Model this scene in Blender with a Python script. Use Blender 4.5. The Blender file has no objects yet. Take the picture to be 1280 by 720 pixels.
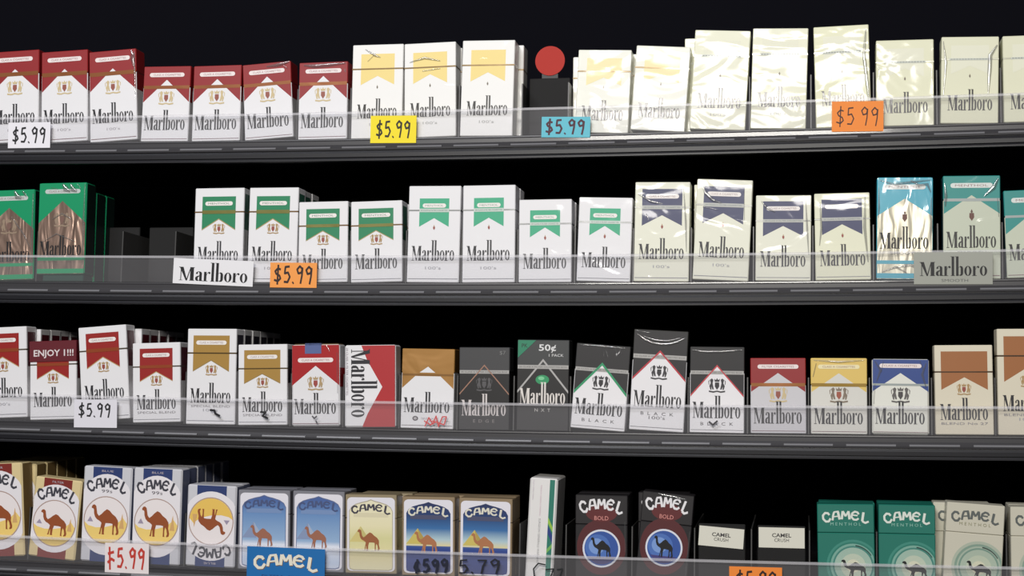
import bpy, math, random
from mathutils import Vector, Matrix
random.seed(7)
C = bpy.context.scene.collection
PI = math.pi

# ------------------------------------------------------------------ camera
F, YAW, PITCH, ROLL, DIST, CAMZ, STEP = 1900.03, .1877636, .0344287, .00570740, 1.538433, .2432705, .1519699
fwd = Vector((-math.sin(YAW)*math.cos(PITCH), math.cos(YAW)*math.cos(PITCH), math.sin(PITCH)))
rt0 = Vector((math.cos(YAW), math.sin(YAW), 0)); up0 = rt0.cross(fwd)
RT = rt0*math.cos(ROLL) + up0*math.sin(ROLL); UP = -rt0*math.sin(ROLL) + up0*math.cos(ROLL)
EYE = Vector((0, -DIST, CAMZ))
cd = bpy.data.cameras.new('camera'); cam = bpy.data.objects.new('camera', cd); C.objects.link(cam)
cd.sensor_width = 36; cd.lens = F*36/1280; cd.clip_start = .01; cd.clip_end = 50
cam.matrix_world = Matrix(((RT.x, UP.x, -fwd.x, EYE.x), (RT.y, UP.y, -fwd.y, EYE.y), (RT.z, UP.z, -fwd.z, EYE.z), (0, 0, 0, 1)))
bpy.context.scene.camera = cam

# ------------------------------------------------------------------ world, lights, exposure
sc = bpy.context.scene
sc.view_settings.view_transform = 'Standard'; sc.view_settings.look = 'None'
sc.view_settings.gamma = 1; sc.view_settings.exposure = -0.2; sc.view_settings.use_curve_mapping = False
w = bpy.data.worlds.new('shop_room'); sc.world = w; w.use_nodes = True
bg = w.node_tree.nodes['Background']; bg.inputs[0].default_value = (.9, .88, .92, 1); bg.inputs[1].default_value = .055

def area(name, loc, aim, sx, sy, power, col):
    l = bpy.data.lights.new(name, 'AREA'); l.shape = 'RECTANGLE'; l.size = sx; l.size_y = sy; l.energy = power; l.color = col
    o = bpy.data.objects.new(name, l); C.objects.link(o); o.location = loc
    o.rotation_euler = (Vector(aim) - Vector(loc)).to_track_quat('-Z', 'Y').to_euler()
    return o
area('ceiling_lamp', (-.20, -2.7, 1.22), (-.25, 0, .30), .85, .26, 56, (1, .965, .90))
area('ceiling_lamp', (-.95, -2.1, 1.95), (-.5, 0, .2), 1.2, .3, 42, (.93, .94, 1))

# ------------------------------------------------------------------ materials
def lin(c):
    return tuple(((v/255)/12.92 if v/255 <= .04045 else ((v/255+.055)/1.055)**2.4) for v in c) + (1,)
MATS = {}
def mat(col, rough=.5, coat=0., crinkle=0., metal=0., streak=False):
    """card, plastic or film in one colour; crinkle wrinkles the clear film over it"""
    key = (col, rough, coat, crinkle, metal, streak)
    if key in MATS: return MATS[key]
    m = bpy.data.materials.new('finish'); m.use_nodes = True; nt = m.node_tree; b = nt.nodes['Principled BSDF']
    b.inputs['Base Color'].default_value = lin(col); b.inputs['Roughness'].default_value = rough
    b.inputs['Metallic'].default_value = metal; b.inputs['Coat Weight'].default_value = coat; b.inputs['Coat Roughness'].default_value = .08
    if crinkle:
        g = nt.nodes.new('ShaderNodeNewGeometry'); mp = nt.nodes.new('ShaderNodeMapping')
        mp.inputs['Scale'].default_value = (75, 75, 22) if streak else (22, 22, 34)
        n = nt.nodes.new('ShaderNodeTexNoise'); n.inputs['Scale'].default_value = 1; n.inputs['Detail'].default_value = 1.5
        n.inputs['Distortion'].default_value = .8
        bp = nt.nodes.new('ShaderNodeBump'); bp.inputs['Strength'].default_value = 1; bp.inputs['Distance'].default_value = crinkle
        nt.links.new(g.outputs['Position'], mp.inputs[0]); nt.links.new(mp.outputs[0], n.inputs['Vector'])
        nt.links.new(n.outputs['Fac'], bp.inputs['Height']); nt.links.new(bp.outputs[0], b.inputs['Coat Normal'])
        if metal: nt.links.new(bp.outputs[0], b.inputs['Normal'])
    MATS[key] = m; return m
def card(col, k=.0018): return mat(tuple(col), .5, .25, k)
def film(col, metal=0.): return mat(tuple(col), .35, .7, .0030 if metal else .0022, metal, True)
def ramp(stops, h):
    """printed picture whose colours change up the card (a drawn sky); object space"""
    key = ('ramp', tuple(stops), round(h, 3))
    if key in MATS: return MATS[key]
    m = bpy.data.materials.new('printed_sky'); m.use_nodes = True; nt = m.node_tree; b = nt.nodes['Principled BSDF']
    b.inputs['Roughness'].default_value = .5; b.inputs['Coat Weight'].default_value = .5; b.inputs['Coat Roughness'].default_value = .1
    tc = nt.nodes.new('ShaderNodeTexCoord'); sp = nt.nodes.new('ShaderNodeSeparateXYZ'); mu = nt.nodes.new('ShaderNodeMath')
    mu.operation = 'DIVIDE'; mu.inputs[1].default_value = h; r = nt.nodes.new('ShaderNodeValToRGB')
    e = r.color_ramp.elements
    while len(e) < len(stops): e.new(.5)
    for i, (p, c) in enumerate(stops): e[i].position = p
    for i, (p, c) in enumerate(stops): e[i].color = lin(c)
    nt.links.new(tc.outputs['Object'], sp.inputs[0]); nt.links.new(sp.outputs['Z'], mu.inputs[0])
    nt.links.new(mu.outputs[0], r.inputs[0]); nt.links.new(r.outputs[0], b.inputs['Base Color'])
    MATS[key] = m; return m

BLACK = mat((17, 17, 21), .45); PANEL = mat((7, 7, 15), .9); PANEL.node_tree.nodes['Principled BSDF'].inputs['Specular IOR Level'].default_value = .12
RAIL = mat((58, 57, 60), .38, .3); CLIP = mat((120, 120, 124), .3, .5); EDGE = mat((26, 26, 31), .4)
DIVIDER = mat((66, 65, 64), .4); PUSHER = mat((17, 16, 16), .8); FLOORM = mat((34, 33, 35), .35)
m = bpy.data.materials.new('clear_plastic'); m.use_nodes = True; nt = m.node_tree; nt.nodes.clear()
o_ = nt.nodes.new('ShaderNodeOutputMaterial'); mx = nt.nodes.new('ShaderNodeMixShader'); tr = nt.nodes.new('ShaderNodeBsdfTransparent')
pb = nt.nodes.new('ShaderNodeBsdfPrincipled'); pb.inputs['Base Color'].default_value = lin((240, 238, 242)); pb.inputs['Roughness'].default_value = .22
mx.inputs[0].default_value = .048; tr.inputs[0].default_value = (.98, .98, .985, 1)
nt.links.new(tr.outputs[0], mx.inputs[1]); nt.links.new(pb.outputs[0], mx.inputs[2]); nt.links.new(mx.outputs[0], o_.inputs[0])
LIP = m
m2 = m.copy(); LIPEDGE = m2; m2.name = 'clear_plastic_edge'
for n in m2.node_tree.nodes:
    if n.type == "MIX_SHADER": n.inputs[0].default_value = .28
m = LIP.copy(); m.name = 'cellophane'; FILM = m
for n in m.node_tree.nodes:
    if n.type == 'MIX_SHADER': n.inputs[0].default_value = .42
    if n.type == 'BSDF_TRANSPARENT': n.inputs[0].default_value = (.99, .99, .99, 1)
    if n.type == 'BSDF_PRINCIPLED': n.inputs['Base Color'].default_value = (.2, .2, .2, 1); n.inputs['Roughness'].default_value = .12; n.inputs['Specular IOR Level'].default_value = 1.0; n.inputs['IOR'].default_value = 2.0
INK = mat((22, 22, 26), .5); 

# ------------------------------------------------------------------ mesh helpers
def link(name, me, parent=None):
    o = bpy.data.objects.new(name, me); C.objects.link(o)
    if parent: o.parent = parent
    return o
def empty(name, loc, rot=(0, 0, 0)):
    o = link(name, None); o.location = loc; o.rotation_euler = rot; o.empty_display_size = .02; return o
def tag(o, label=None, cat=None, group=None, kind=None):
    if label: o['label'] = label
    if cat: o['category'] = cat
    if group: o['group'] = group
    if kind: o['kind'] = kind
    return o
def flat(name, items, parent, y0=0.):
    """items = [(polygon [(x,z)..], layer, material)] facing the viewer (-Y)"""
    vs, fs, mi, ms = [], [], [], []
    for pts, layer, mt in items:
        a = sum(pts[i][0]*pts[(i+1) % len(pts)][1] - pts[(i+1) % len(pts)][0]*pts[i][1] for i in range(len(pts)))
        if abs(a) < 1e-12: continue
        if a < 0: pts = pts[::-1]
        n = len(vs); yy = y0 - layer*.00007 - (len(fs) % 24)*1.6e-6; vs += [(x, yy, z) for x, z in pts]; fs.append(list(range(n, n+len(pts))))
        if mt not in ms: ms.append(mt)
        mi.append(ms.index(mt))
    me = bpy.data.meshes.new(name); me.from_pydata(vs, [], fs)
    for m_ in ms: me.materials.append(m_)
    me.polygons.foreach_set('material_index', mi); me.update()
    return link(name, me, parent)
def box_data(x0, x1, y0, y1, z0, z1, b=0.):
    """box with chamfered edges: 24 corners"""
    if b <= 0:
        vs = [(x, y, z) for x in (x0, x1) for y in (y0, y1) for z in (z0, z1)]
        return vs, [(0, 1, 3, 2), (4, 6, 7, 5), (0, 4, 5, 1), (2, 3, 7, 6), (0, 2, 6, 4), (1, 5, 7, 3)]
    vs, ix = [], {}
    for sx in (0, 1):
        for sy in (0, 1):
            for sz in (0, 1):
                for ax in range(3):
                    p = [(x0, x1)[sx], (y0, y1)[sy], (z0, z1)[sz]]
                    for k, s in enumerate((sx, sy, sz)):
                        if k != ax: p[k] += b if s == 0 else -b
                    ix[sx, sy, sz, ax] = len(vs); vs.append(tuple(p))
    fs = []
    for ax in range(3):
        o1, o2 = [k for k in range(3) if k != ax]
        for s in (0, 1):
            q = []
            for a, c in ((0, 0), (1, 0), (1, 1), (0, 1)):
                k = [0, 0, 0]; k[ax] = s; k[o1] = a; k[o2] = c; q.append(ix[(*k, ax)])
            fs.append(q)
        for a in (0, 1):
            for c in (0, 1):
                k0 = [0, 0, 0]; k0[o1] = a; k0[o2] = c; k1 = list(k0); k1[ax] = 1
                fs.append([ix[(*k0, o1)], ix[(*k1, o1)], ix[(*k1, o2)], ix[(*k0, o2)]])
    for sx in (0, 1):
        for sy in (0, 1):
            for sz in (0, 1): fs.append([ix[sx, sy, sz, a] for a in range(3)])
    return vs, fs
def solid(name, parts, m, parent=None):
    """parts = list of box_data / prism results joined as one mesh"""
    import bmesh
    vs, fs = [], []
    for v, f in parts:
        n = len(vs); vs += v; fs += [[i+n for i in q] for q in f]
    me = bpy.data.meshes.new(name); me.from_pydata(vs, [], fs)
    bm = bmesh.new(); bm.from_mesh(me); bmesh.ops.recalc_face_normals(bm, faces=bm.faces); bm.to_mesh(me); bm.free()
    me.materials.append(m); me.update(); return link(name, me, parent)
def prism_x(prof, xs, zf):
    """profile [(y,z)] swept along x, lifted by zf(x)"""
    vs, fs, n = [], [], len(prof)
    for x in xs: vs += [(x, y, z + zf(x)) for y, z in prof]
    for i in range(len(xs)-1):
        for k in range(n): fs.append([i*n+k, i*n+(k+1) % n, (i+1)*n+(k+1) % n, (i+1)*n+k])
    fs.append(list(range(n))); fs.append([(len(xs)-1)*n+k for k in range(n)]); return vs, fs

# ------------------------------------------------------------------ drawn lettering
def strokes(lines, wd):
    out = []
    for ln in lines:
        wv = wd
        if isinstance(ln, tuple): ln, wv = ln
        for i in range(len(ln)-1):
            (x0, y0), (x1, y1) = ln[i], ln[i+1]; L = math.hypot(x1-x0, y1-y0) or 1e-6
            nx, ny = -(y1-y0)/L*wv/2, (x1-x0)/L*wv/2
            out.append([(x0+nx, y0+ny), (x1+nx, y1+ny), (x1-nx, y1-ny), (x0-nx, y0-ny)])
        for x, y in ln[1:-1]: out.append([(x+wv/2*math.cos(a*PI/4), y+wv/2*math.sin(a*PI/4)) for a in range(8)])
    return out
def ell(cx, cy, rx, ry, n=28, a0=0, a1=2*PI):
    full = abs(a1-a0-2*PI) < 1e-6
    return [(cx+rx*math.cos(a0+(a1-a0)*i/(n if full else n-1)), cy+ry*math.sin(a0+(a1-a0)*i/(n if full else n-1))) for i in range(n)]
def ring(cx, cy, rx, ry, tx, ty, n=28):
    o = ell(cx, cy, rx, ry, n); i_ = ell(cx, cy, rx-tx, ry-ty, n)
    return [[o[k], o[(k+1) % n], i_[(k+1) % n], i_[k]] for k in range(n)]
def R(x0, y0, x1, y1): return [(x0, y0), (x1, y0), (x1, y1), (x0, y1)]
GL = {   # tall condensed Didone letters, x-height 1
 'M': (.99, [R(-.04, 1.34, .24, 1.4), [(.0, 1.4), (.24, 1.4), (.5, 0), (.41, 0)], [(.42, 0), (.49, 0), (.73, 1.4), (.68, 1.4)], R(.67, 0, .90, 1.4), R(.62, 0, .96, .05), R(.66, 1.35, .95, 1.4), R(.07, 0, .12, 1.3), R(-.02, 0, .21, .05)]),
 'a': (.51, [R(.26, .0, .42, .85), [(.04, .72), (.06, .88), (.16, .99), (.28, 1), (.38, .94), (.42, .82), (.26, .82), (.24, .93), (.17, .93), (.16, .72)], [(.26, .58), (.1, .5), (.01, .36), (.01, .14), (.07, .02), (.18, 0), (.26, .08), (.26, .13), (.2, .08), (.17, .16), (.17, .36), (.26, .5)], R(.42, 0, .48, .08)]),
 'r': (.46, [R(.04, 0, .2, .98), R(-.02, 0, .28, .05), [(.2, .68), (.26, .9), (.34, 1), (.42, .98), (.44, .8), (.34, .76), (.32, .88), (.26, .82), (.2, .6)]]),
 'l': (.28, [R(.04, 0, .2, 1.95), R(-.02, 0, .26, .05), R(-.03, 1.9, .2, 1.95)]),
 'b': (.55, [R(.04, 0, .2, 1.95), R(-.03, 1.9, .2, 1.95), [(.2, .84), (.31, 1), (.43, .95), (.49, .78), (.49, .22), (.43, .05), (.31, 0), (.2, .08), (.2, .13), (.27, .08), (.33, .2), (.33, .8), (.27, .92), (.2, .8)]]),
 'o': (.52, ring(.24, .5, .235, .5, .15, .06, 16)),
}
def wordmark(x0, x1, z0, xh):
    """black wordmark between x0 and x1, baseline z0"""
    tot = sum(GL[c][0] for c in 'Marlboro'); s = (x1-x0)/tot; x = x0; out = []
    for c in 'Marlboro':
        for p in GL[c][1]: out.append([(x+px*s, z0+py*xh) for px, py in p])
        x += GL[c][0]*s
    return out
CG = {   # heavy flared capitals in a unit box
 'C': [([(.86, .66), (.78, .88), (.5, .99), (.2, .8), (.12, .45), (.3, .12), (.6, .05), (.88, .3)], 0.25)],
 'A': [([(.06, 0), (.2, .55), (.34, .9)], 0.25), ([(.3, .93), (.86, .93)], 0.21), ([(.76, .9), (.82, 0)], 0.30), ([(.22, .4), (.78, .4)], 0.16)],
 'M': [([(.1, 0), (.2, .95)], 0.28), ([(.22, .95), (.5, .35)], 0.25), ([(.5, .35), (.8, .95)], 0.21), ([(.8, .95), (.92, 0)], 0.30)],
 'E': [([(.86, .72), (.7, .93), (.42, .97), (.16, .72), (.14, .3), (.4, .04), (.7, .06), (.9, .26)], 0.25), ([(.16, .54), (.76, .56)], 0.19)],
 'L': [([(.22, 1.02), (.3, .4), (.34, .1)], 0.30), ([(.34, .1), (.7, .02), (1.0, .26)], 0.24)],
}
def arched(cx, cz, width, lh, sag):
    """five capitals on an arch; sag = how far the ends drop; lh = letter height"""
    out = []; word = 'CAMEL'; adv = width/5
    rad = (width*width/4 + sag*sag)/(2*sag)
    for i, c in enumerate(word):
        x = (i-2)*adv; a = math.asin(max(-1, min(1, x/rad))); z = rad*math.cos(a)-rad
        for p in strokes([(l_, w_*.86) for l_, w_ in CG[c]], .2):
            q = []
            for px, pz in p:
                lx, lz = (px-.5)*adv*1.0, (pz-.5)*lh*(1.12 if i in (0, 4) else 1)
                q.append((cx+x+lx*math.cos(-a)-lz*math.sin(-a), cz+z+lx*math.sin(-a)+lz*math.cos(-a)))
            out.append(q)
    return out
TXT = {}
def text(s, cx, cz, width, height, bold=False):
    if s not in TXT:
        cu = bpy.data.curves.new('t', 'FONT'); cu.body = s; cu.size = 1; cu.resolution_u = 2
        if bold: cu.offset = .02
        ob = bpy.data.objects.new('t', cu); C.objects.link(ob); dg = bpy.context.evaluated_depsgraph_get()
        me = bpy.data.meshes.new_from_object(ob.evaluated_get(dg)); bpy.data.objects.remove(ob)
        TXT[s] = [[(me.vertices[i].co.x, me.vertices[i].co.y) for i in p.vertices] for p in me.polygons]; bpy.data.meshes.remove(me)
    P = TXT[s]; xs = [p[0] for q in P for p in q]; ys = [p[1] for q in P for p in q]
    sx = width/(max(xs)-min(xs)); sy = height/(max(ys)-min(ys)); mx_, my_ = (max(xs)+min(xs))/2, (max(ys)+min(ys))/2
    return [[(cx+(x-mx_)*sx, cz+(y-my_)*sy) for x, y in q] for q in P]
HG = {   # marker handwriting, unit box 0.6 x 1
 '$': [[(.52, .8), (.3, .86), (.1, .7), (.18, .55), (.42, .45), (.5, .28), (.3, .12), (.02, .2)], [(.33, 1.08), (.27, -.08)]],
 '5': [[(.5, .95), (.18, .92), (.14, .55), (.38, .6), (.52, .35), (.36, .04), (.08, .06)]],
 '9': [[(.5, .8), (.3, .97), (.1, .78), (.2, .55), (.42, .6), (.5, .85), (.46, .4), (.36, -.05)]],
 '7': [[(.08, .92), (.52, .92), (.36, .5), (.28, 0)]],
 'c': [[(.5, .8), (.25, .75), (.12, .4), (.3, .15), (.52, .25)], [(.36, 1), (.26, -.05)]],
 '.': [[(.05, .0), (.12, .07)]],
 'F': [[(.15, 1.05), (.2, -.1)], [(.02, .7), (.5, .8)], [(.0, .25), (.3, .45), (.55, .35)]],
}
def hand(s, x0, x1, z0, z1, wd=.11):
    adv = [.28 if c in '. ' else .68 for c in s]; k = (x1-x0)/sum(adv); h = z1-z0; x = x0; out = []
    for i, c in enumerate(s):
        if c != ' ':
            for p in strokes(HG[c], wd*1.1 if c != '.' else .16):
                out.append([(x+px*k, z0+pz*h+(.03*h if i % 2 else 0)) for px, pz in p])
        x += adv[i]*k
    return out
CAMELP = [(0, .92), (.04, .985), (.10, 1.0), (.155, .95), (.175, .84), (.20, .70), (.26, .62), (.34, .68), (.43, .78), (.53, .86), (.62, .82), (.72, .71), (.84, .62), (.92, .50), (.93, .40), (.92, .30), (.96, .12), (.945, .03), (.87, 0), (.855, .03), (.885, .10), (.86, .25), (.80, .36), (.66, .39), (.5, .39), (.465, .25), (.455, .05), (.47, 0), (.38, 0), (.385, .05), (.375, .25), (.35, .40), (.28, .46), (.2, .50), (.13, .58), (.09, .70), (.08, .83), (.05, .87), (.01, .87)]
CAMELQ = [[(.74, .42), (.83, .4), (.79, .22), (.79, .04), (.81, .01), (.74, .01), (.745, .2)], [(.36, .4), (.45, .4), (.36, .2), (.34, .04), (.35, .01), (.28, .01), (.30, .06), (.325, .2)]]
def dromedary(cx, cz, width, height):
    return [[(cx+(x-.5)*width, cz+(z-.5)*height) for x, z in p] for p in [CAMELP] + CAMELQ]

# ------------------------------------------------------------------ pack building
TILTS = [math.radians(a) for a in (3, 3, 1.8, .4)]
def sag(x): return .0109588*x*x + .00762973*x + .0000922
def shelf_z(k, x): return (3-k)*STEP + sag(x)
def ray(px, py): return (RT*((px-640)/F) - UP*((py-360)/F) + fwd)
def on_plane(px, py, y, z0, tilt):
    """point of the pixel ray on the plane through (.,y,z0) leaning back by tilt"""
    d = ray(px, py); n = Vector((0, -math.cos(tilt), math.sin(tilt)))
    t = (Vector((0, y, z0)) - EYE).dot(n)/d.dot(n); return EYE + d*t

DEPTH = .0225
WHITE = (232, 231, 233); CREAM = (226, 226, 200); PALE = (232, 232, 222)
class Pack:
    def __init__(s, w, h, d=DEPTH): s.w, s.h, s.d, s.flip = w, h, d, False; s.root = empty('cigarette_pack', (0, 0, 0))
    def uv(s, pts):
        if s.flip: pts = [(1-u, 1-v) for u, v in pts]
        return [((u-.5)*s.w, v*s.h) for u, v in pts]
    def put(s, name, items, parent=None, label=None):
        """items = [(uv polygon, layer, material)]"""
        o = flat(name, [(s.uv(p), l, m_) for p, l, m_ in items], parent or s.root)
        if label: o['label'] = label
        return o
    def putxz(s, name, polys, layer, m_, parent=None):
        if s.flip: polys = [[(-x, s.h-z) for x, z in p] for p in polys]
        return flat(name, [(p, layer, m_) for p in polys], parent or s.root)
    def box(s, m_, lid=None, mlid=None, b=.0007):
        w2, h = s.w/2, s.h
        if lid:
            solid('box_body', [box_data(-w2, w2, 0, s.d, 0, lid*h-.00015, b)], m_, s.root)
            solid('lid', [box_data(-w2, w2, 0, s.d, lid*h+.00015, h, b)], mlid or m_, s.root)
        else: solid('wrapper', [box_data(-w2, w2, 0, s.d, 0, h, .0016)], m_, s.root)
    def sides(s, v0, v1, m_, y0=.1, y1=.9, name='side_panel'):
        for sx in (-1, 1):
            x = sx*(s.w/2+.00006); f = [0, 1, 2, 3] if sx > 0 else [3, 2, 1, 0]
            me = bpy.data.meshes.new(name); me.from_pydata([(x, s.d*y0, v0*s.h), (x, s.d*y1, v0*s.h), (x, s.d*y1, v1*s.h), (x, s.d*y0, v1*s.h)], [], [f])
            me.materials.append(m_); link(name, me, s.root)
    def foil(s, col=(190, 190, 195), stamp=True):
        solid('foil_top', [box_data(-s.w/2*.93, s.w/2*.93, .002, s.d-.002, s.h-.0005, s.h+.0012, .0008)], mat(col, .25, .3, .001, .9), s.root)
        if stamp: solid('tax_stamp', [box_data(-s.w*.22, s.w*.12, -.0003, s.d*.8, s.h-.0006, s.h+.0016, 0), box_data(-s.w*.22, s.w*.12, -.0003, 0, s.h-.0095, s.h+.0016, 0)], card((84, 100, 150)), s.root)

    def fold(s, pts, r_=.0007):
        r_ *= 1.3
        """raised wrinkle of the clear film along a uv line"""
        q = [((u-.5)*s.w, v*s.h) for u, v in pts]; vs, fs, n = [], [], 7
        for i, (x, z) in enumerate(q):
            a = q[max(0, i-1)]; b = q[min(len(q)-1, i+1)]; L = math.hypot(b[0]-a[0], b[1]-a[1]) or 1
            nx, nz = -(b[1]-a[1])/L, (b[0]-a[0])/L; k = r_*(.35 if i in (0, len(q)-1) else 1)
            vs += [(x+nx*k*math.cos(PI*j/(n-1)), -.0006-k*.55*math.sin(PI*j/(n-1)), z+nz*k*math.cos(PI*j/(n-1))) for j in range(n)]
        for i in range(len(q)-1):
            for j in range(n-1): fs.append([i*n+j, i*n+j+1, (i+1)*n+j+1, (i+1)*n+j])
        me = bpy.data.meshes.new('film_wrinkle'); me.from_pydata(vs, [], fs); me.materials.append(FILM); me.polygons.foreach_set('use_smooth', [True]*len(fs)); return link('film_wrinkle', me, s.root)

def caption(p, v, m_, s_, u0=.12, u1=.88, hh=.028, tcol=(150, 110, 110)):
    aspect = p.h/p.w; r = hh*aspect
    pts = [(u0+r-r*math.sin(a*PI/6), v+hh*math.cos(a*PI/6)) for a in range(7)] + [(u1-r+r*math.sin(a*PI/6), v-hh*math.cos(a*PI/6)) for a in range(7)]
    c = p.put('caption_plate', [(pts, 4, m_)])
    if s_: p.putxz('caption_lettering', text(s_, 0 if u0+u1 == 1 else ((u0+u1)/2-.5)*p.w, v*p.h, (u1-u0)*.78*p.w, hh*.9*p.h), 5, card(tcol), c)
def crest(p, v, cols, size=.3, kind='full'):
    """two animals holding up a crowned shield over a ribbon"""
    W, k = size, size*p.w/p.h; gold, mid = card(cols[0]), card(cols[1]); it = []
    def q(pts, m_, l=4): it.append(([(.5+x*W, v+z*k) for x, z in pts], l, m_))
    q([(-.11, .14), (.11, .14), (.12, -.08), (0, -.26), (-.12, -.08)], mid)
    if kind == 'full':
        q([(-.12, .18), (-.16, .34), (-.06, .27), (0, .38), (.06, .27), (.16, .34), (.12, .18)], gold)
        for s in (-1, 1):
            q([(s*.17, -.24), (s*.24, .1), (s*.2, .28), (s*.28, .36), (s*.38, .28), (s*.34, .1), (s*.42, -.05), (s*.36, -.26), (s*.3, -.26), (s*.31, -.08), (s*.25, -.24)], gold)
            q([(s*.38, .3), (s*.47, .2), (s*.45, .02), (s*.42, .02), (s*.43, .18)], gold)
        q([(-.44, -.3), (-.2, -.34), (0, -.3), (.2, -.34), (.44, -.3), (.44, -.38), (.2, -.42), (0, -.37), (-.2, -.42), (-.44, -.38)], gold)
    else: q([(-.06, .2), (0, .34), (.06, .2), (0, .12)], gold)
    return p.put('crest', it)
def mark(p, v, xh, u0=.08, u1=.92, col=(38, 38, 42), layer=4):
    return p.putxz('lettering', wordmark((u0-.5)*p.w, (u1-.5)*p.w, v*p.h, xh*1.1), layer, card(tuple(int(c_*.85) for c_ in col) if max(col) < 120 else col, .0005))
def small(p, s_, v, wd, ht, col=(140, 140, 145), u=.5):
    return p.putxz('small_print', text(s_, (u-.5)*p.w, v*p.h, wd*p.w, ht), 5, card(col))
def tear(p, v, col, hh=.007, name='tear_band'):
    vs, fs = [], []; z0, z1 = (v-hh)*p.h, (v+hh)*p.h; e = .0003; x = p.w/2+.00012
    vs = [(-x, -e, z0), (x, -e, z0), (x, -e, z1), (-x, -e, z1), (x, p.d, z0), (x, p.d, z1), (-x, p.d, z0), (-x, p.d, z1)]
    me = bpy.data.meshes.new(name); me.from_pydata(vs, [], [(0, 1, 2, 3), (1, 4, 5, 2), (6, 0, 3, 7)]); me.materials.append(mat(tuple(col), .3, .6, .0008, .3)); return link(name, me, p.root)

def roof_style(p, o):
    """whole top coloured, white gable below, gold band at the lid seam"""
    tall = p.h > .0935; fld = o['field']; soft = o.get('soft'); body = o.get('body', WHITE)
    F_ = (film if soft else card)(fld, *(() if soft else (.0018,))); B_ = film(body) if soft else card(body)
    if o.get('foil'): F_ = film(fld, .0); B_ = film(o['foil'], o.get('fm', .75))
    seam = o.get('seam', .72 if not tall else .745)
    if soft: p.box(F_ if o.get('foil') else B_)
    else: p.box(B_, seam, F_)
    ve = o.get('eave', .52 if not tall else .555); va = o.get('apex', .82 if not tall else .80)
    e = .012
    p.put('colour_field', [([(e, .994), (1-e, .994), (1-e, ve), (.5, va), (e, ve)], 1, F_)])
    if not soft or o.get('foil'): p.put('white_panel', [([(e, .006), (1-e, .006), (1-e, ve), (.5, va), (e, ve)], 1, B_)])
    p.sides(ve if not soft else ve-.02, seam-.005, F_, .03, .97) if not o.get('shaded_side') else p.sides(.02, .985, card(o['shaded_side']), .05, .94)  # shade on the pack sides is put into the dark panel colour
    if o.get('foil'): p.put('base_band', [(R(e, .01, 1-e, .06), 3, F_), (R(e, .15, 1-e, .185), 3, F_)])
    else: p.put('base_line', [(R(.02, .028, .98, .036), 3, card(o.get('line', (120, 90, 96))))])
    if 'band' in o: p.put('band_print', [(R(e, seam-.022, 1-e, seam+.022), 3, mat(o['band'], .35, .5, .0008, .35))])
    if o.get('sband'): p.put('band_print', [(R(e, seam-.014, 1-e, seam+.014), 3, mat((156, 164, 162), .4, .3, .0008))])
    if o.get('pill', True): caption(p, o.get('pillv', .885 if not tall else .905), card(o.get('pillcol', (238, 226, 224))), o.get('pilltext', 'CLASS A CIGARETTES'), .13, .87, .028 if not tall else .024)
    if o.get('crest', True): crest(p, o.get('crestv', .585 if not tall else .60), o.get('crestcol', ((206, 186, 142), (150, 84, 70))), .36, o.get('crestkind', 'full'))
    mark(p, o.get('base', .15 if not tall else .205), .0103, .06, .93, o.get('ink', (42, 42, 46)))
    if tall and not o.get('nosub'): small(p, "100's", .135, .28, .003, (165, 160, 165))
    if o.get('sub'): small(p, o['sub'], o.get('subv', .12), .5, .0026, (70, 70, 74))

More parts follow.
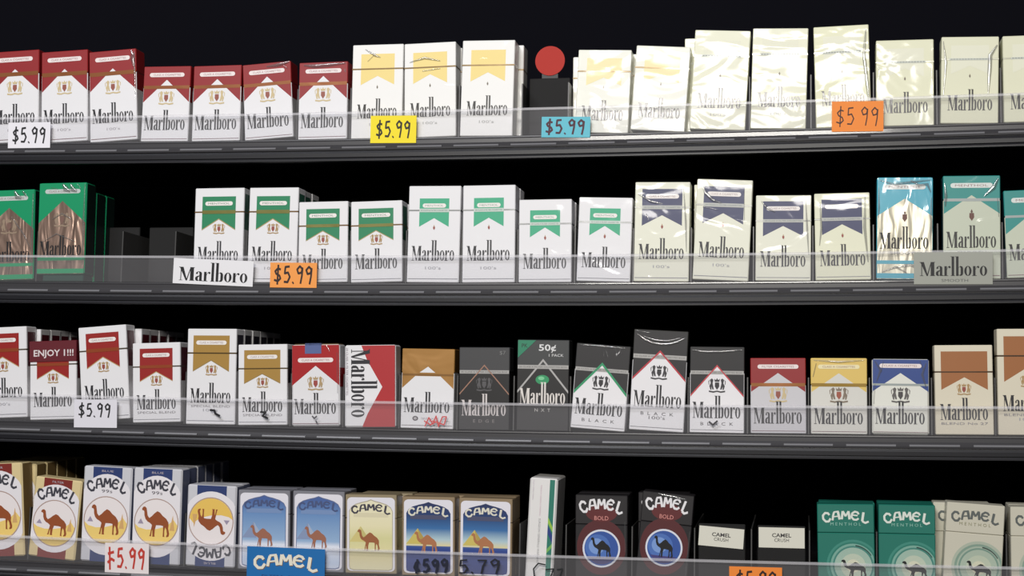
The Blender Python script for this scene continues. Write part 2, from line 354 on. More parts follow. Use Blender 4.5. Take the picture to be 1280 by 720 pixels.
def frame_style(p, o):
    """white pack with an inset coloured banner cut to a gable"""
    tall = p.h > .0935; body = card(o.get('body', WHITE)); fc = card(o['field'])
    seam = o.get('seam', .70 if not tall else .745); p.box(body, seam)
    u0, u1 = o.get('u', (.15, .83)); vt = o.get('vt', .91); ve = o.get('ve', .52 if not tall else .56); va = o.get('va', .64 if not tall else .675)
    p.put('colour_field', [([(u0, vt), (u1, vt), (u1, ve), ((u0+u1)/2, va), (u0, ve)], 1, fc)])
    um = (u0+u1)/2
    if o.get('gold'):
        g = card(o['gold']); t = .010
        p.put('gable_line', [([(u0, ve), (um, va), (um, va-t), (u0, ve-t)], 2, g), ([(u1, ve), (um, va), (um, va-t), (u1, ve-t)], 2, g)])
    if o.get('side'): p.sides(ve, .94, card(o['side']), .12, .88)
    tear(p, seam, o.get('tear', (112, 92, 60)), .0065)
    if o.get('bandcol'):
        it = [(R(u0, seam-.019, u1, seam+.019), 5, mat(o['bandcol'], .4, .3, .0008, 0 if o.get('silver') else .3))]
        b_ = p.put('band_print', it)
        if o.get('silver'): p.putxz('caption_lettering', text('20 CLASS A FILTER CIGARETTES', (um-.5)*p.w, seam*p.h, (u1-u0)*.9*p.w, .0014), 6, card((110, 120, 120)), b_)
    if o.get('pill', True): caption(p, o.get('pillv', (vt-.085) if not tall else vt-.075), card(o.get('pillcol', (238, 232, 228))), o.get('pilltext', 'CLASS A CIGARETTES'), u0+.06, u1-.06, .025 if not tall else .022, o.get('pillink', (150, 130, 130)))
    if o.get('crest', True): crest(p, ve-.01 if o.get('silver') else ve+.01, o.get('crestcol', ((172, 140, 92), (150, 74, 64))), .16 if o.get('silver') else .26, 'tiny' if o.get('silver') else 'full')
    mark(p, .165 if not tall else .225, .0100, .09, .91, o.get('ink', (44, 44, 50)))
    if tall: small(p, "100's", .15, .3, .003, (160, 160, 166))
    if o.get('sub'): small(p, o['sub'], o.get('subv', .125 if not tall else .19), .8, .0024, (140, 136, 140))
    if o.get('base', True): p.put('base_line', [(R(.02, .034, .98, .041), 3, card(o.get('line', (130, 130, 138))))])
    if o.get('cover'):
        c = solid('top_cover', [box_data(-p.w/2-.0004, p.w/2+.0004, -.0008, p.d+.0004, .735*p.h, 1.002*p.h, .0005)], card((98, 22, 34)), p.root)
        c['label'] = 'maroon sleeve over the lid with white capitals'
        flat('cover_lettering', [(q, 0, card((225, 215, 215))) for q in text('ENJOY 1!!!', .001, .835*p.h, p.w*.86, .0095, True)], c, -.00095)

def pale_style(p, o):
    """overexposed pale pack: faint banner, thin band"""
    tall = p.h > .0935; body = card(o.get('body', (238, 238, 226))); seam = .74; p.box(body, seam)
    p.put('colour_field', [([(.17, .90), (.83, .90), (.83, .57), (.5, .665), (.17, .57)], 1, card(o['field']))])
    tear(p, seam, o.get('tear', (110, 88, 48)), .007)
    if o.get('silver'): p.put('band_print', [(R(.14, seam-.012, .86, seam+.012), 5, card((205, 210, 200))), ] + [(R(.16+.05*i, seam-.004, .16+.05*i+.033, seam+.004), 6, card((120, 124, 116))) for i in range(14)])
    crest(p, .545, ((120, 108, 70), (110, 100, 84)), .12, 'tiny')
    mark(p, .215 if tall else .15, .0098, .12, .9, o.get('ink', (52, 50, 46)))
    if tall: small(p, o.get('sub', "100's"), .15, .28, .0028, (170, 170, 166))

def black_style(p, o):
    k = card((28, 26, 28)); top = card(tuple(int(v*.72) for v in o.get('top', (58, 58, 60)))); p.box(k if not o.get('gable') else card((228, 226, 228)), .70, top); e = .012
    tall = p.h > .0935; seam = .70 if not tall else .735
    ve, va = (.44, .79) if not tall else (.52, .80); dark = card((28, 26, 29))
    if o.get('gable'):
        p.put('dark_field', [([(e, .994), (1-e, .994), (1-e, ve), (.5, va), (e, ve)], 1, dark)])
        p.sides(ve, .7, dark, .03, .97)
        lc = card(o['gable']); t = .022 if o['gable'][1] < 90 else .036
        p.put('white_panel', [([(e, .006), (1-e, .006), (1-e, ve-t), (.5, va-t), (e, ve-t)], 1, card((236, 234, 236)))])
    else:
        lc = card(o['line']); t = .02 if not o.get('thick') else .03; p.put('dark_field', [(R(e, .006, 1-e, seam), 1, card((22, 20, 21)))])
    p.put('gable_line', [([(e, ve), (.5, va), (.5, va-t), (e, ve-t)], 4, lc), ([(1-e, ve), (.5, va), (.5, va-t), (1-e, ve-t)], 4, lc)])
    b_ = p.put('band_print', [(R(e, seam-.021, 1-e, seam+.021), 3, mat((172, 170, 167), .4, .4, .0008))])
    p.putxz('caption_lettering', text('20 CLASS A FILTER CIGARETTES BOX', 0, seam*p.h, .92*p.w, .0015), 4, card((100, 98, 96)), b_)
    if o.get('crestcol'): crest(p, .555 if not tall else .585, o['crestcol'], .34)
    ink = o.get('ink', (40, 40, 46)); base = o.get('base', .17 if not tall else .235)
    mark(p, base, .0105, .06, .94, ink)
    if o.get('sub'): small(p, '  '.join(o['sub']), base-.065, o.get('subw', .6), .0032, o.get('subcol', (70, 68, 72)))
    if tall: small(p, "100's", .13, .3, .0032, (110, 108, 112))
    if o.get('gable'): p.put('base_line', [(R(.02, .03, .98, .036), 3, card((120, 118, 124)))])
    if o.get('offer'):
        p.put('green_corner', [([(e, .994), (.36, .994), (e, .80)], 4, card((30, 130, 96)))], None, 'green corner flash')
        p.putxz('price_off_lettering', text('50\u00a2', .08*p.w, .905*p.h, .33*p.w, .0085, True) + text('1 PACK', .25*p.w, .83*p.h, .28*p.w, .0028), 5, card((222, 222, 222)))
        p.putxz('corner_lettering', text('PK', -.36*p.w, .935*p.h, .11*p.w, .004), 6, INK)
        p.put('green_capsule', [(ell(.49, .56, .13, .052), 4, card((40, 150, 96))), (ell(.47, .575, .06, .02), 5, card((120, 205, 150)))], None, 'round green emblem')
    if o.get('faint'): p.putxz('price_off_lettering', text("$7", .36*p.w, .93*p.h, .12*p.w, .0045), 4, card((120, 120, 120)))

def side_style(p, o):
    p.box(card(WHITE), None); e = .012
    p.put('colour_field', [([(.33, .994), (1-e, .994), (1-e, .006), (.35, .006), (.45, .16), (.74, .49), (.44, .82)], 1, card((176, 34, 40)))])
    q = wordmark(0, .83*p.h, 0, .0145)
    p.putxz('lettering', [[((.13-.5)*p.w+z, .945*p.h-x) for x, z in r] for r in q], 4, card((34, 34, 40)))
    t = text('20 CLASS A FILTER CIGARETTES', 0, 0, .58*p.h, .0022)
    p.putxz('small_print', [[((.05-.5)*p.w+z, .68*p.h-x) for x, z in r] for r in t], 4, card((150, 140, 150)))
def goldtop_style(p, o):
    g = mat((168, 122, 62), .4, .6, .0011, .25); wh = card(WHITE); p.box(wh, .70, g); e = .012
    p.put('colour_field', [([(e, .994), (1-e, .994), (1-e, .50), (.74, .655), (.26, .655), (e, .50)], 1, g)])
    p.put('white_panel', [([(e, .006), (1-e, .006), (1-e, .50), (.74, .655), (.26, .655), (e, .50)], 1, wh), ([(.34, .70), (.64, .70), (.5, .775)], 3, wh)])
    p.put('band_print', [(R(e, .66, 1-e, .685), 3, mat((140, 100, 52), .35, .5, .0008, .3))])
    mark(p, .20, .0100, .06, .93, (44, 44, 50)); p.put('base_line', [(R(.02, .034, .98, .041), 3, card((110, 100, 104)))])
    p.put('round_emblem', [(ell(.28, .125, .055, .03), 4, card((90, 84, 88))), (ell(.28, .125, .03, .016), 5, card((180, 176, 178)))])
    small(p, 'ORIGINAL', .125, .26, .0022, (165, 158, 164), .52)
def cam_oval(p, o):
    """soft-cornered pack: arched white oval, round desert picture, dromedary"""
    p.flip = o.get('flip', False)
    mid, sidec = card(o['mid']), card(o['side']); wht = card((234, 230, 234)); p.box(sidec); e = .02; a = p.w/p.h
    p.put('centre_stripe', [(R(.20, .004, .80, .996), 1, mid)])
    p.put('white_oval', [([(max(e, min(1-e, x)), z) for x, z in ell(.5, .50, .62, .425, 40)], 2, wht)])
    c = (.5, .44); r = .46; it = [(q, 4, card((176, 150, 140))) for q in ring(c[0], c[1], r, r*a, .018, .018*a, 36)]
    it.append((ell(c[0], c[1], r-.02, (r-.02)*a, 36), 3, card((238, 230, 230))))
    n = ell(c[0], c[1], r-.02, (r-.02)*a, 19, PI*1.0+.1, 2*PI-.1)
    it.append(([(x, z) for x, z in n] + [(.86, .47), (.7, .40), (.5, .37), (.3, .36), (.14, .38)], 4, card(o.get('sand', (240, 208, 120)))))
    it.append(([(.12, .42), (.18, .475), (.24, .42)], 5, card((160, 150, 170)))); it.append(([(.78, .36), (.84, .52), (.88, .36)], 5, card((214, 170, 110))))
    pic = p.put('desert_picture', it)
    p.putxz('dromedary_print', dromedary(.0, .445*p.h, .60*p.w, .31*p.h), 6, card((150, 78, 40)), pic)
    p.putxz('lettering', arched(0, .835*p.h, .84*p.w, .0105, .0075), 5, card((62, 62, 72)))
    if o.get('sub'): small(p, o['sub'], .745, .22, .0036, (100, 96, 104))
    small(p, o['cap'], .955, .24, .0022, (190, 180, 190))
    p.sides(.01, .99, card(o['edge']), .08, .92)  # stripe colour darkened to carry the shade on the sides
def rrect(u0, v0, u1, v1, ru, rv, n=5):
    pts = []
    for cx, cz, s in ((u1-ru, v1-rv, 0), (u0+ru, v1-rv, 1), (u0+ru, v0+rv, 2), (u1-ru, v0+rv, 3)):
        pts += [(cx+ru*math.cos(s*PI/2+i*PI/2/n), cz+rv*math.sin(s*PI/2+i*PI/2/n)) for i in range(n+1)]
    return pts
def cam_arch(p, o):
    p.box(card(o['edge']), .70); p.put('white_border', [(rrect(.035, .03, .965, .965, .09, .05), 1, card((230, 228, 236)))])
    arch = [(.09, .06), (.16, .045), (.84, .045), (.91, .06), (.92, .1), (.92, .79), (.88, .84), (.80, .875), (.68, .90), (.58, .915), (.5, .935), (.42, .915), (.32, .90), (.20, .875), (.12, .84), (.08, .79), (.08, .1)]
    pic = p.put('arched_picture', [(arch, 2, ramp(o['sky'], p.h)), (R(.16, .715, .84, .77), 3, card(o['bar']))])
    if o.get('outline'):
        ln = card(o['outline']); t = []
        for q in strokes([arch + arch[:1]], .012): t.append((q, 3, ln))
        p.put('arch_outline', t)
    sc_ = [([(.08, .40), (.30, .60), (.50, .40)], 3, card(o['pyramid'])), ([(.30, .60), (.36, .40), (.50, .40)], 4, card(o['pyramid2']))]
    p.put('pyramid_print', sc_, pic)
    p.putxz('dromedary_print', dromedary(-.035*p.w, .425*p.h, .45*p.w, .27*p.h), 5, card(o['animal']), pic)
    p.putxz('lettering', arched(0, .842*p.h, .78*p.w, .0070, .0045), 5, card(o['ink']))
def cam_black(p, o):
    k = card((24, 21, 24)); p.box(k, .66, card((32, 29, 31))); e = .012; a = p.w/p.h
    p.put('red_glow', [(ell(.5, .40, .47, .32, 36), 1, card((84, 30, 34))), (ell(.5, .79, .3, .10), 2, card((96, 34, 36)))])
    p.putxz('lettering', arched(0, .90*p.h, .86*p.w, .0105, .0058), 5, card((236, 234, 236)))
    small(p, 'BOLD', .735, .27, .0042, (226, 150, 142))
    c = (.5, .385); it = [(ell(*c, .36, .36*a, 40), 3, card((222, 226, 236))), (ell(*c, .325, .325*a, 40), 4, card((48, 84, 160))), (ell(.43, .40, .24, .24*a, 32), 5, card((74, 112, 184))), (ell(.41, .41, .15, .15*a, 28), 6, card((122, 156, 214)))]
    it.append(([(.5+.3*math.cos(t), .385+.3*a*math.sin(t)) for t in [PI*1.18+i*PI*.64/9 for i in range(10)]], 5, card((66, 60, 120))))
    d = p.put('round_badge', it, None, 'round blue badge with pale rim')
    p.putxz('dromedary_print', dromedary(0, .395*p.h, .40*p.w, .235*p.h), 7, mat((14, 14, 18), .5), d)
def cam_rings(p, o):
    a = p.w/p.h; b = card(o['body']); p.box(b, .66); c = (o.get('cu', .62), .27); it = []
    for i, (r, col) in enumerate(o['rings']):
        pts = [(min(.985, max(.015, x)), max(.01, z)) for x, z in ell(c[0], c[1], r, r*a, 40)]; it.append((pts, 1+i, card(col)))
    d = p.put('ring_badge', it, None, 'concentric ring badge')
    for q in [[(c[0]+.37*math.cos(t), c[1]+.37*a*math.sin(t)) for t in [.55+i*.9/10 for i in range(11)]]]:
        p.put('badge_arc', [(s_, 8, card((40, 60, 56))) for s_ in strokes([(q, .012)], .012)], d)
    p.putxz('dromedary_print', dromedary((c[0]-.48)*p.w, .245*p.h, .46*p.w, .20*p.h), 8, mat((16, 18, 20), .5), d)
    p.putxz('lettering', arched(0, .872*p.h, .84*p.w, .0085, .0042), 5, card(o['ink']))
    small(p, 'M E N T H O L', .765, .54, .0030, o['sub'])
def tall_side(p, o):
    p.box(card((232, 230, 228))); e = .02
    p.put('green_strip', [(R(.72, .01, .90, .99), 1, card((40, 122, 104))), ([(.72, .62), (.90, .52), (.90, .47), (.72, .56)], 2, card((150, 196, 70))), ([(.72, .54), (.90, .44), (.90, .36), (.72, .46)], 2, card((34, 60, 130))), ([(.72, .3), (.90, .36), (.90, .32), (.72, .26)], 2, card((120, 180, 90)))])
    for u, vv, ln, cc in ((.14, .88, .2, (200, 190, 200)), (.42, .78, .3, (206, 176, 190)), (.42, .38, .44, (150, 150, 152))):
        t = text('SURGEON GENERALS WARNING', 0, 0, ln*p.h, .0014 + (.0008 if ln > .4 else 0))
        p.putxz('small_print', [[((u-.5)*p.w+z, vv*p.h-x) for x, z in r] for r in t], 2, card(cc))

RED = (146, 26, 30); GRN = (18, 128, 84); GRN2 = (52, 170, 128); NAVY = (62, 66, 100)
RS = dict(field=RED, band=(150, 92, 52))
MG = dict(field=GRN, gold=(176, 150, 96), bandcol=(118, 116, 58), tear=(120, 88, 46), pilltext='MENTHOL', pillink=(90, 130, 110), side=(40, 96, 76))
MS = dict(field=GRN2, u=(.21, .78), vt=.87, va=.665, ve=.575, silver=1, bandcol=(190, 206, 196), tear=(140, 142, 142), pilltext='MENTHOL', pillink=(120, 160, 140))
MSs = dict(MS, ve=.545, va=.66, seam=.705)
NV = dict(field=NAVY, body=(230, 230, 212), u=(.13, .86), vt=.93, va=.665, ve=.56, silver=1, bandcol=(168, 170, 166), tear=(134, 134, 130), pilltext='CLASS A CIGARETTES')
FR = dict(field=(150, 26, 22), u=(.15, .84), vt=.93, bandcol=(158, 74, 40), tear=(84, 74, 58), gold=(190, 160, 110), side=(86, 20, 34))  # side: banner red with the shadow on the pack side mixed in
FG = dict(field=(168, 130, 58), u=(.12, .86), vt=.93, tear=(92, 74, 42), gold=(150, 124, 70), side=(48, 44, 56), sub='SPECIAL BLEND')
TN = dict(field=(160, 100, 52), body=(222, 214, 192), u=(.11, .91), vt=.93, tear=(78, 60, 44), pill=False, ve=.50, va=.64, sub='BLEND No 27', base=False)
SK = ((0, (216, 222, 236)), (.12, (196, 210, 232)), (.32, (226, 230, 240)), (.38, (150, 180, 214)), (.7, (108, 146, 196)), (.9, (70, 98, 160)))
BL = dict(edge=(128, 128, 136), sky=SK, bar=(120, 146, 190), outline=(96, 110, 150), pyramid=(136, 152, 186), pyramid2=(166, 180, 204), animal=(158, 104, 82), ink=(70, 84, 126))
YL = dict(BL, edge=(150, 136, 108), sky=((0, (232, 226, 190)), (.2, (224, 214, 168)), (.45, (220, 216, 158)), (.6, (236, 228, 186)), (.9, (238, 232, 200))), bar=(222, 214, 180), outline=(180, 172, 150), pyramid=(214, 200, 130), pyramid2=(200, 190, 120), animal=(158, 96, 58), ink=(62, 60, 74))
DB = dict(BL, edge=(146, 126, 98), sky=((0, (44, 58, 120)), (.34, (42, 68, 140)), (.375, (60, 90, 156)), (.38, (226, 214, 160)), (.46, (180, 206, 214)), (.6, (54, 110, 168)), (.78, (30, 58, 110)), (.92, (34, 48, 92))), bar=(74, 78, 108), outline=None, pyramid=(208, 190, 100), pyramid2=(180, 156, 80), animal=(176, 116, 76), ink=(224, 220, 204))
GR = dict(body=(22, 116, 100), rings=((.47, (60, 140, 124)), (.43, (36, 122, 106)), (.40, (122, 172, 156)), (.36, (66, 132, 120)), (.33, (160, 188, 172)), (.22, (190, 202, 182)), (.12, (214, 214, 190))), ink=(226, 232, 222), sub=(150, 200, 184))
BG_ = dict(body=(206, 202, 184), rings=((.47, (176, 186, 168)), (.42, (132, 158, 142)), (.38, (168, 184, 166)), (.35, (120, 150, 136)), (.32, (172, 188, 170)), (.22, (190, 200, 178)), (.12, (212, 212, 186))), ink=(92, 98, 96), sub=(150, 148, 120), cu=.60)
CP = dict(silver=1, body=(232, 232, 208), field=(228, 228, 206), tear=(176, 176, 160))

# row, style, quad (TL TR BR BL in photograph pixels), options, packs seen behind, label
T, ROWS = 0, []
def A(k, fn, q, o, nb, label): ROWS.append((k, fn, q, o, nb, label))
A(0, roof_style, (-12, 67, 48, 65.4, 47.2, 179, -12, 182), RS, 0, 'tall red-topped pack behind the white price tag, top shelf')
A(0, roof_style, (50.8, 65.6, 108.7, 64.3, 109, 177, 51.3, 180.5), RS, 0, 'tall red-topped pack just right of the white price tag, top shelf')
A(0, roof_style, (111, 61, 168.9, 58.5, 171.7, 170, 112.3, 176), dict(RS, folds=[[(.90, .985), (.93, .93), (.93, .87), (.95, .80), .0016], [(.97, .97), (.965, .7), (.975, .45), .0008]]), 0, 'tall red-topped pack with bright glare at its upper corner, tilted, top shelf')
A(0, roof_style, (180, 82, 238.3, 81, 234.3, 175.5, 175, 175.3), RS, 0, 'first short red-topped pack after the three tall red ones')
A(0, roof_style, (241.7, 83, 301.5, 81.8, 299, 176.5, 239.2, 177.2), RS, 0, 'second short red-topped pack after the three tall red ones')
A(0, roof_style, (302.9, 81.5, 362.5, 77.2, 366.5, 171, 305.5, 177), dict(RS, folds=[[(.5, .95), (.7, .955), (.88, .975), (.97, .99), .0014], [(.86, .94), (.93, .90), .0010]]), 0, 'third short red-topped pack, tilted clockwise with its corner raised, top shelf')
A(0, roof_style, (374, 78.4, 433.8, 76.8, 433.8, 174, 371.6, 174.2), dict(RS, folds=[[(.1, .965), (.3, .95), (.6, .96), (.95, .975), .0016], [(.94, .90), (.95, .86), .0012]]), 0, 'short red-topped pack beside the tall white and gold packs, top shelf')
GOLD = dict(field=(240, 216, 134), body=(240, 239, 236), tear=(122, 96, 52))
A(0, pale_style, (440.8, 56.5, 503.6, 55.5, 502.2, 173.6, 438.2, 173.6), dict(GOLD, folds=[[(.25, .95), (.45, .88), (.55, .86), .0011], [(.3, .82), (.45, .9), .0009]]), 0, 'tall white pack with yellow banner, behind the yellow price tag')
A(0, pale_style, (505, 55.8, 569.3, 52.4, 569.8, 171.5, 505.3, 172.5), dict(GOLD, folds=[[(.1, .8), (.4, .84), (.7, .80), .0012], [(.35, .70), (.7, .72), .0012]]), 1, 'tall white pack with yellow banner, middle of the three, top shelf')
A(0, pale_style, (577.8, 52.2, 644, 51.7, 639.7, 171.7, 574.9, 171.7), dict(GOLD, bdx=0.006), 1, 'tall white pack with yellow banner next to the empty slot with the red disc')
GL2 = dict(field=(242, 230, 176), body=(240, 240, 228), tear=(116, 92, 48))
A(0, pale_style, (722.6, 62, 789.5, 64, 784.7, 167.8, 718.8, 166), dict(GL2, bdx=-.0062), 1, 'glaring white pack beside the blue price tag')
A(0, pale_style, (795.4, 57.5, 863.9, 60, 854.8, 166, 788.2, 163), dict(GL2, bdx=-.0062), 1, 'glaring white pack with pale yellow banner leaning toward the tall cream packs')
A(0, pale_style, (868.9, 37.2, 938.6, 39.6, 930.9, 163.3, 862, 161.8), dict(CP, bdx=-.0062), 1, 'tall cream pack leaning, first of the three tall cream packs')
A(0, pale_style, (941, 35.6, 1010.6, 36.2, 1007, 161.8, 938.2, 161.4), CP, 0, 'tall cream pack, middle of the three tall cream packs')
A(0, pale_style, (1016.5, 35.2, 1086, 31.5, 1089, 158.5, 1020.5, 161.5), dict(dict(CP, body=(228, 228, 196)), folds=[[(.95, .95), (.9, .7), (.95, .4), (.97, .2), .0014]]), 0, 'tall cream pack behind the orange price tag, top shelf')
A(0, pale_style, (1094.8, 46.7, 1167.4, 44.8, 1167.4, 152.5, 1095.6, 154), dict(dict(CP, body=(226, 226, 196)), folds=[[(.05, .7), (.04, .4), .0008], [(.96, .7), (.97, .3), .0008]]), 0, 'short cream pack next to the orange price tag')
A(0, pale_style, (1177, 45.3, 1249, 44.8, 1248, 153.5, 1176, 153.5), dict(dict(CP, body=(224, 224, 196)), folds=[[(.97, .9), (.85, .78), (.84, .6), (.82, .34), .0016], [(.03, .95), (.08, .7), (.04, .3), .0010]]), 0, 'short cream pack with glare down its side, top shelf')
A(0, pale_style, (1252.8, 43.6, 1325, 42.4, 1328, 150.5, 1256, 152), dict(CP, body=(224, 224, 196)), 0, 'short cream pack cut by the right edge of the photo')
GS = dict(field=(20, 150, 100), soft=1, shaded_side=(10, 34, 30), foil=(176, 148, 132), seam=.72, eave=.56, apex=.80, nosub=1, pillcol=(190, 200, 196), ink=(30, 26, 30), crestcol=((150, 130, 110), (120, 90, 80)))  # foil: brown room reflection put into the silver panel's colour
A(1, roof_style, (-20, 237, 43, 236.5, 40.8, 348.5, -22, 350.5), dict(GS, folds=[[(.6, .985), (.66, .92), (.74, .90), .0026], [(.76, .98), (.84, .92), .0024], [(.97, .95), (.96, .5), (.97, .1), .0009], [(.55, .7), (.8, .5), (.93, .35), .0008]]), 0, 'green foil pack cut by the left edge of the photo')
A(1, roof_style, (49, 227.7, 108.7, 226.7, 104.6, 341, 45, 342.3), dict(dict(GS, lift=1), folds=[[(.5, .985), (.56, .93), (.66, .90), .0026], [(.66, .98), (.72, .92), (.80, .90), .0024], [(.8, .985), (.88, .93), .0009], [(.96, .98), (.955, .6), (.96, .1), .0009], [(.25, .95), (.4, .93), .0008], [(.3, .6), (.5, .66), (.7, .6), .0009], [(.1, .35), (.4, .44), (.8, .35), .0008]]), 2, 'tall green foil pack with wrinkled shiny top')
A(1, frame_style, (243.8, 236, 305, 236, 302.2, 353.8, 240.8, 353.8), MG, 0, 'tall white pack with green banner above the loose white sticker')
A(1, frame_style, (311.6, 234.2, 373, 234.9, 369.6, 353.4, 308.2, 353), MG, 2, 'tall white pack with green banner left of the orange price tag')
A(1, frame_style, (373.4, 253.6, 434.4, 252.6, 434, 354.2, 372.2, 354), MG, 0, 'short white pack with green and gold banner above the orange price tag')
A(1, frame_style, (437.9, 253.4, 502.7, 251.4, 502, 353.2, 438.5, 354.6), MG, 1, 'short white pack with green and gold banner, second of two')
A(1, frame_style, (511, 233, 576.6, 233, 572.6, 354, 508.1, 353.6), MS, 0, 'tall white pack with light green banner, first of two')
A(1, frame_style, (578.7, 232.4, 644, 231.8, 643.2, 353.8, 577.2, 353.9), MS, 1, 'tall white pack with light green banner, second of two')
A(1, frame_style, (648.6, 250.6, 714.6, 249.8, 713.9, 354, 647.9, 354), MSs, 1, 'short white pack with light green banner, first of two')
A(1, frame_style, (724, 247.8, 791.4, 248.6, 787, 353.8, 720.3, 353), MSs, 0, 'short white pack with light green banner beside the tall navy-banner pack')
A(1, frame_style, (793.9, 228.4, 863.2, 229.2, 860.4, 353.4, 792, 353.3), dict(NV, folds=[[(.05, .88), (.3, .80), (.5, .78), .0012], [(.2, .68), (.25, .62), .0010], [(.88, .93), (.93, .6), (.95, .3), .0008]]), 0, 'tall cream pack with navy banner standing straight, first of two')
A(1, frame_style, (871.7, 222.2, 941.8, 224.2, 934.6, 350, 865.6, 348.2), dict(NV, folds=[[(.1, .93), (.16, .86), (.3, .79), (.46, .765), .0014], [(.12, .72), (.4, .70), .0009], [(.85, .9), (.88, .6), .0007]]), 1, 'tall cream pack with navy banner leaning to the side, streak of glare')
A(1, frame_style, (945, 245, 1014.2, 245, 1013.4, 352, 944.2, 352), dict(dict(NV, ve=.52, va=.64, seam=.70), folds=[[(.1, .93), (.2, .85), (.35, .80), .0010], [(.9, .95), (.93, .6), (.96, .3), .0008]]), 0, 'short cream pack with navy banner next to the leaning tall pack')
A(1, frame_style, (1017.4, 243.7, 1087.4, 241.5, 1088.6, 350.8, 1020, 352), dict(dict(NV, ve=.52, va=.64, seam=.70, body=(228, 228, 202)), folds=[[(.1, .9), (.12, .6), (.08, .4), .0009], [(.92, .95), (.9, .6), (.95, .2), .0012]]), 0, 'short cream pack with navy banner next to the turquoise foil pack')
TQ = dict(field=(26, 158, 182), soft=1, shaded_side=(14, 60, 70), fm=.25, foil=(214, 208, 186), seam=.72, eave=.62, apex=.79, nosub=1, pillcol=(216, 222, 218), pilltext='MENTHOL', ink=(26, 24, 26), crestkind='tiny', crestcol=((90, 60, 50), (100, 60, 50)), crestv=.61, base=.30, sub='SMOOTH', subv=.255)
A(1, roof_style, (1095.5, 220.8, 1167.6, 220.8, 1165, 348.5, 1096.2, 348.8), dict(TQ, folds=[[(.05, .97), (.3, .93), (.6, .95), (.95, .97), .001], [(.6, .97), (.75, .92), (.9, .93), (.96, .85), .0012], [(.03, .9), (.04, .7), (.03, .6), .0007], [(.3, .11), (.6, .14), (.9, .09), .0012], [(.97, .8), (.96, .5), (.97, .2), .0009], [(.1, .07), (.35, .12), (.55, .06), .001]]), 0, 'tall turquoise foil pack with bright wrinkled wrapper')
TG = dict(TQ, field=(40, 140, 134), foil=None, body=(196, 202, 182), soft=None, sband=1, seam=.765, eave=.63, apex=.81, ink=(52, 52, 50))
A(1, roof_style, (1178.7, 219.8, 1250.3, 219.8, 1251.4, 348.8, 1179.6, 349), dict(TG, folds=[[(.97, .97), (.88, .88), (.72, .80), .0018], [(.03, .93), (.05, .80), (.04, .7), .0012], [(.95, .78), (.97, .6), .0008]]), 0, 'tall teal-topped pack behind the grey lettered sticker')
A(1, roof_style, (1253.8, 239.7, 1325, 238.4, 1331, 348, 1259.7, 349.3), dict(TG, eave=.5, apex=.74, seam=.70, base=.2, sub=None, crestv=.5), 0, 'short teal-topped pack cut by the right edge of the photo')
A(2, frame_style, (-28, 411, 31.4, 409, 34.4, 524, -26, 522.5), FR, 4, 'tall white pack with red banner cut by the left edge of the photo')
A(2, frame_style, (35.6, 429, 94.6, 429, 94.8, 528, 38, 526.8), dict(FR, cover=1, seam=.70), 0, 'short pack wearing a maroon sleeve with white capitals')
A(2, frame_style, (96.2, 411.6, 156, 409.6, 162.4, 526.4, 102.6, 529), FR, 5, 'tall white pack with red banner above the white price tag, third shelf')
A(2, frame_style, (164.8, 431.2, 224.4, 429.9, 225.4, 530, 165.6, 530), dict(FR, sub='SPECIAL BLEND'), 0, 'short white pack with red banner beside the tall gold-banner pack')
A(2, frame_style, (234.4, 413, 295.5, 413.6, 292.7, 533.2, 231.5, 532.6), FG, 5, 'tall white pack with gold banner, third shelf')
A(2, frame_style, (297.2, 433, 358.8, 432.2, 358.2, 533.6, 297.2, 533.6), FG, 0, 'short white pack with gold banner, third shelf')
A(2, roof_style, (364, 432.8, 423.8, 432.4, 424.5, 534.6, 364.2, 534.6), dict(dict(field=(170, 34, 38), soft=1, stamp=1, eave=.50, apex=.74, crestv=.53, pillv=.81, crestcol=((176, 150, 110), (156, 66, 60))), folds=[[(.72, .99), (.8, .92), .0010], [(.95, .9), (.96, .4), .0007]]), 0, 'short soft red-topped pack with blue tax stamp on its foil top')
A(2, side_style, (430.4, 432.6, 493.7, 433, 494.4, 535.8, 430.4, 535.8), {}, 0, 'red and white pack lying on its side with lettering running downward')
A(2, goldtop_style, (501.8, 435.6, 568.8, 438, 565.5, 537.7, 501, 535.6), {}, 0, 'white pack with shiny brown-gold top and no caption')
A(2, black_style, (573.7, 433.9, 637.3, 434, 636, 537.8, 573.1, 536.5), dict(line=(160, 118, 98), crestcol=((84, 82, 84), (84, 82, 84)), ink=(214, 206, 204), sub='EDGE', subcol=(140, 132, 130), faint=1, top=(86, 86, 88), subw=.42), 0, 'charcoal pack with copper gable line and white lettering')
A(2, black_style, (646.7, 425.6, 711.5, 427.5, 710.2, 540.6, 645, 539.6), dict(line=(176, 174, 172), thick=1, ink=(226, 220, 214), sub='NXT', subcol=(214, 210, 206), subw=.3, base=.29, offer=1, top=(80, 82, 84)), 0, 'charcoal pack with green corner flash and round green emblem')
A(2, black_style, (721.9, 429, 787.8, 433.6, 781, 540.2, 711.8, 534.8), dict(dict(gable=(36, 150, 100), crestcol=((52, 50, 54), (44, 42, 46)), sub='BLACK', top=(66, 66, 68)), folds=[[(.04, .985), (.5, .98), (.9, .975), .0007], [(.5, .93), (.52, .86), (.55, .93), (.6, .85), .0006], [(.72, .97), (.76, .88), (.82, .96), (.85, .9), .0006]]), 0, 'black-topped white pack with green gable line, leaning')
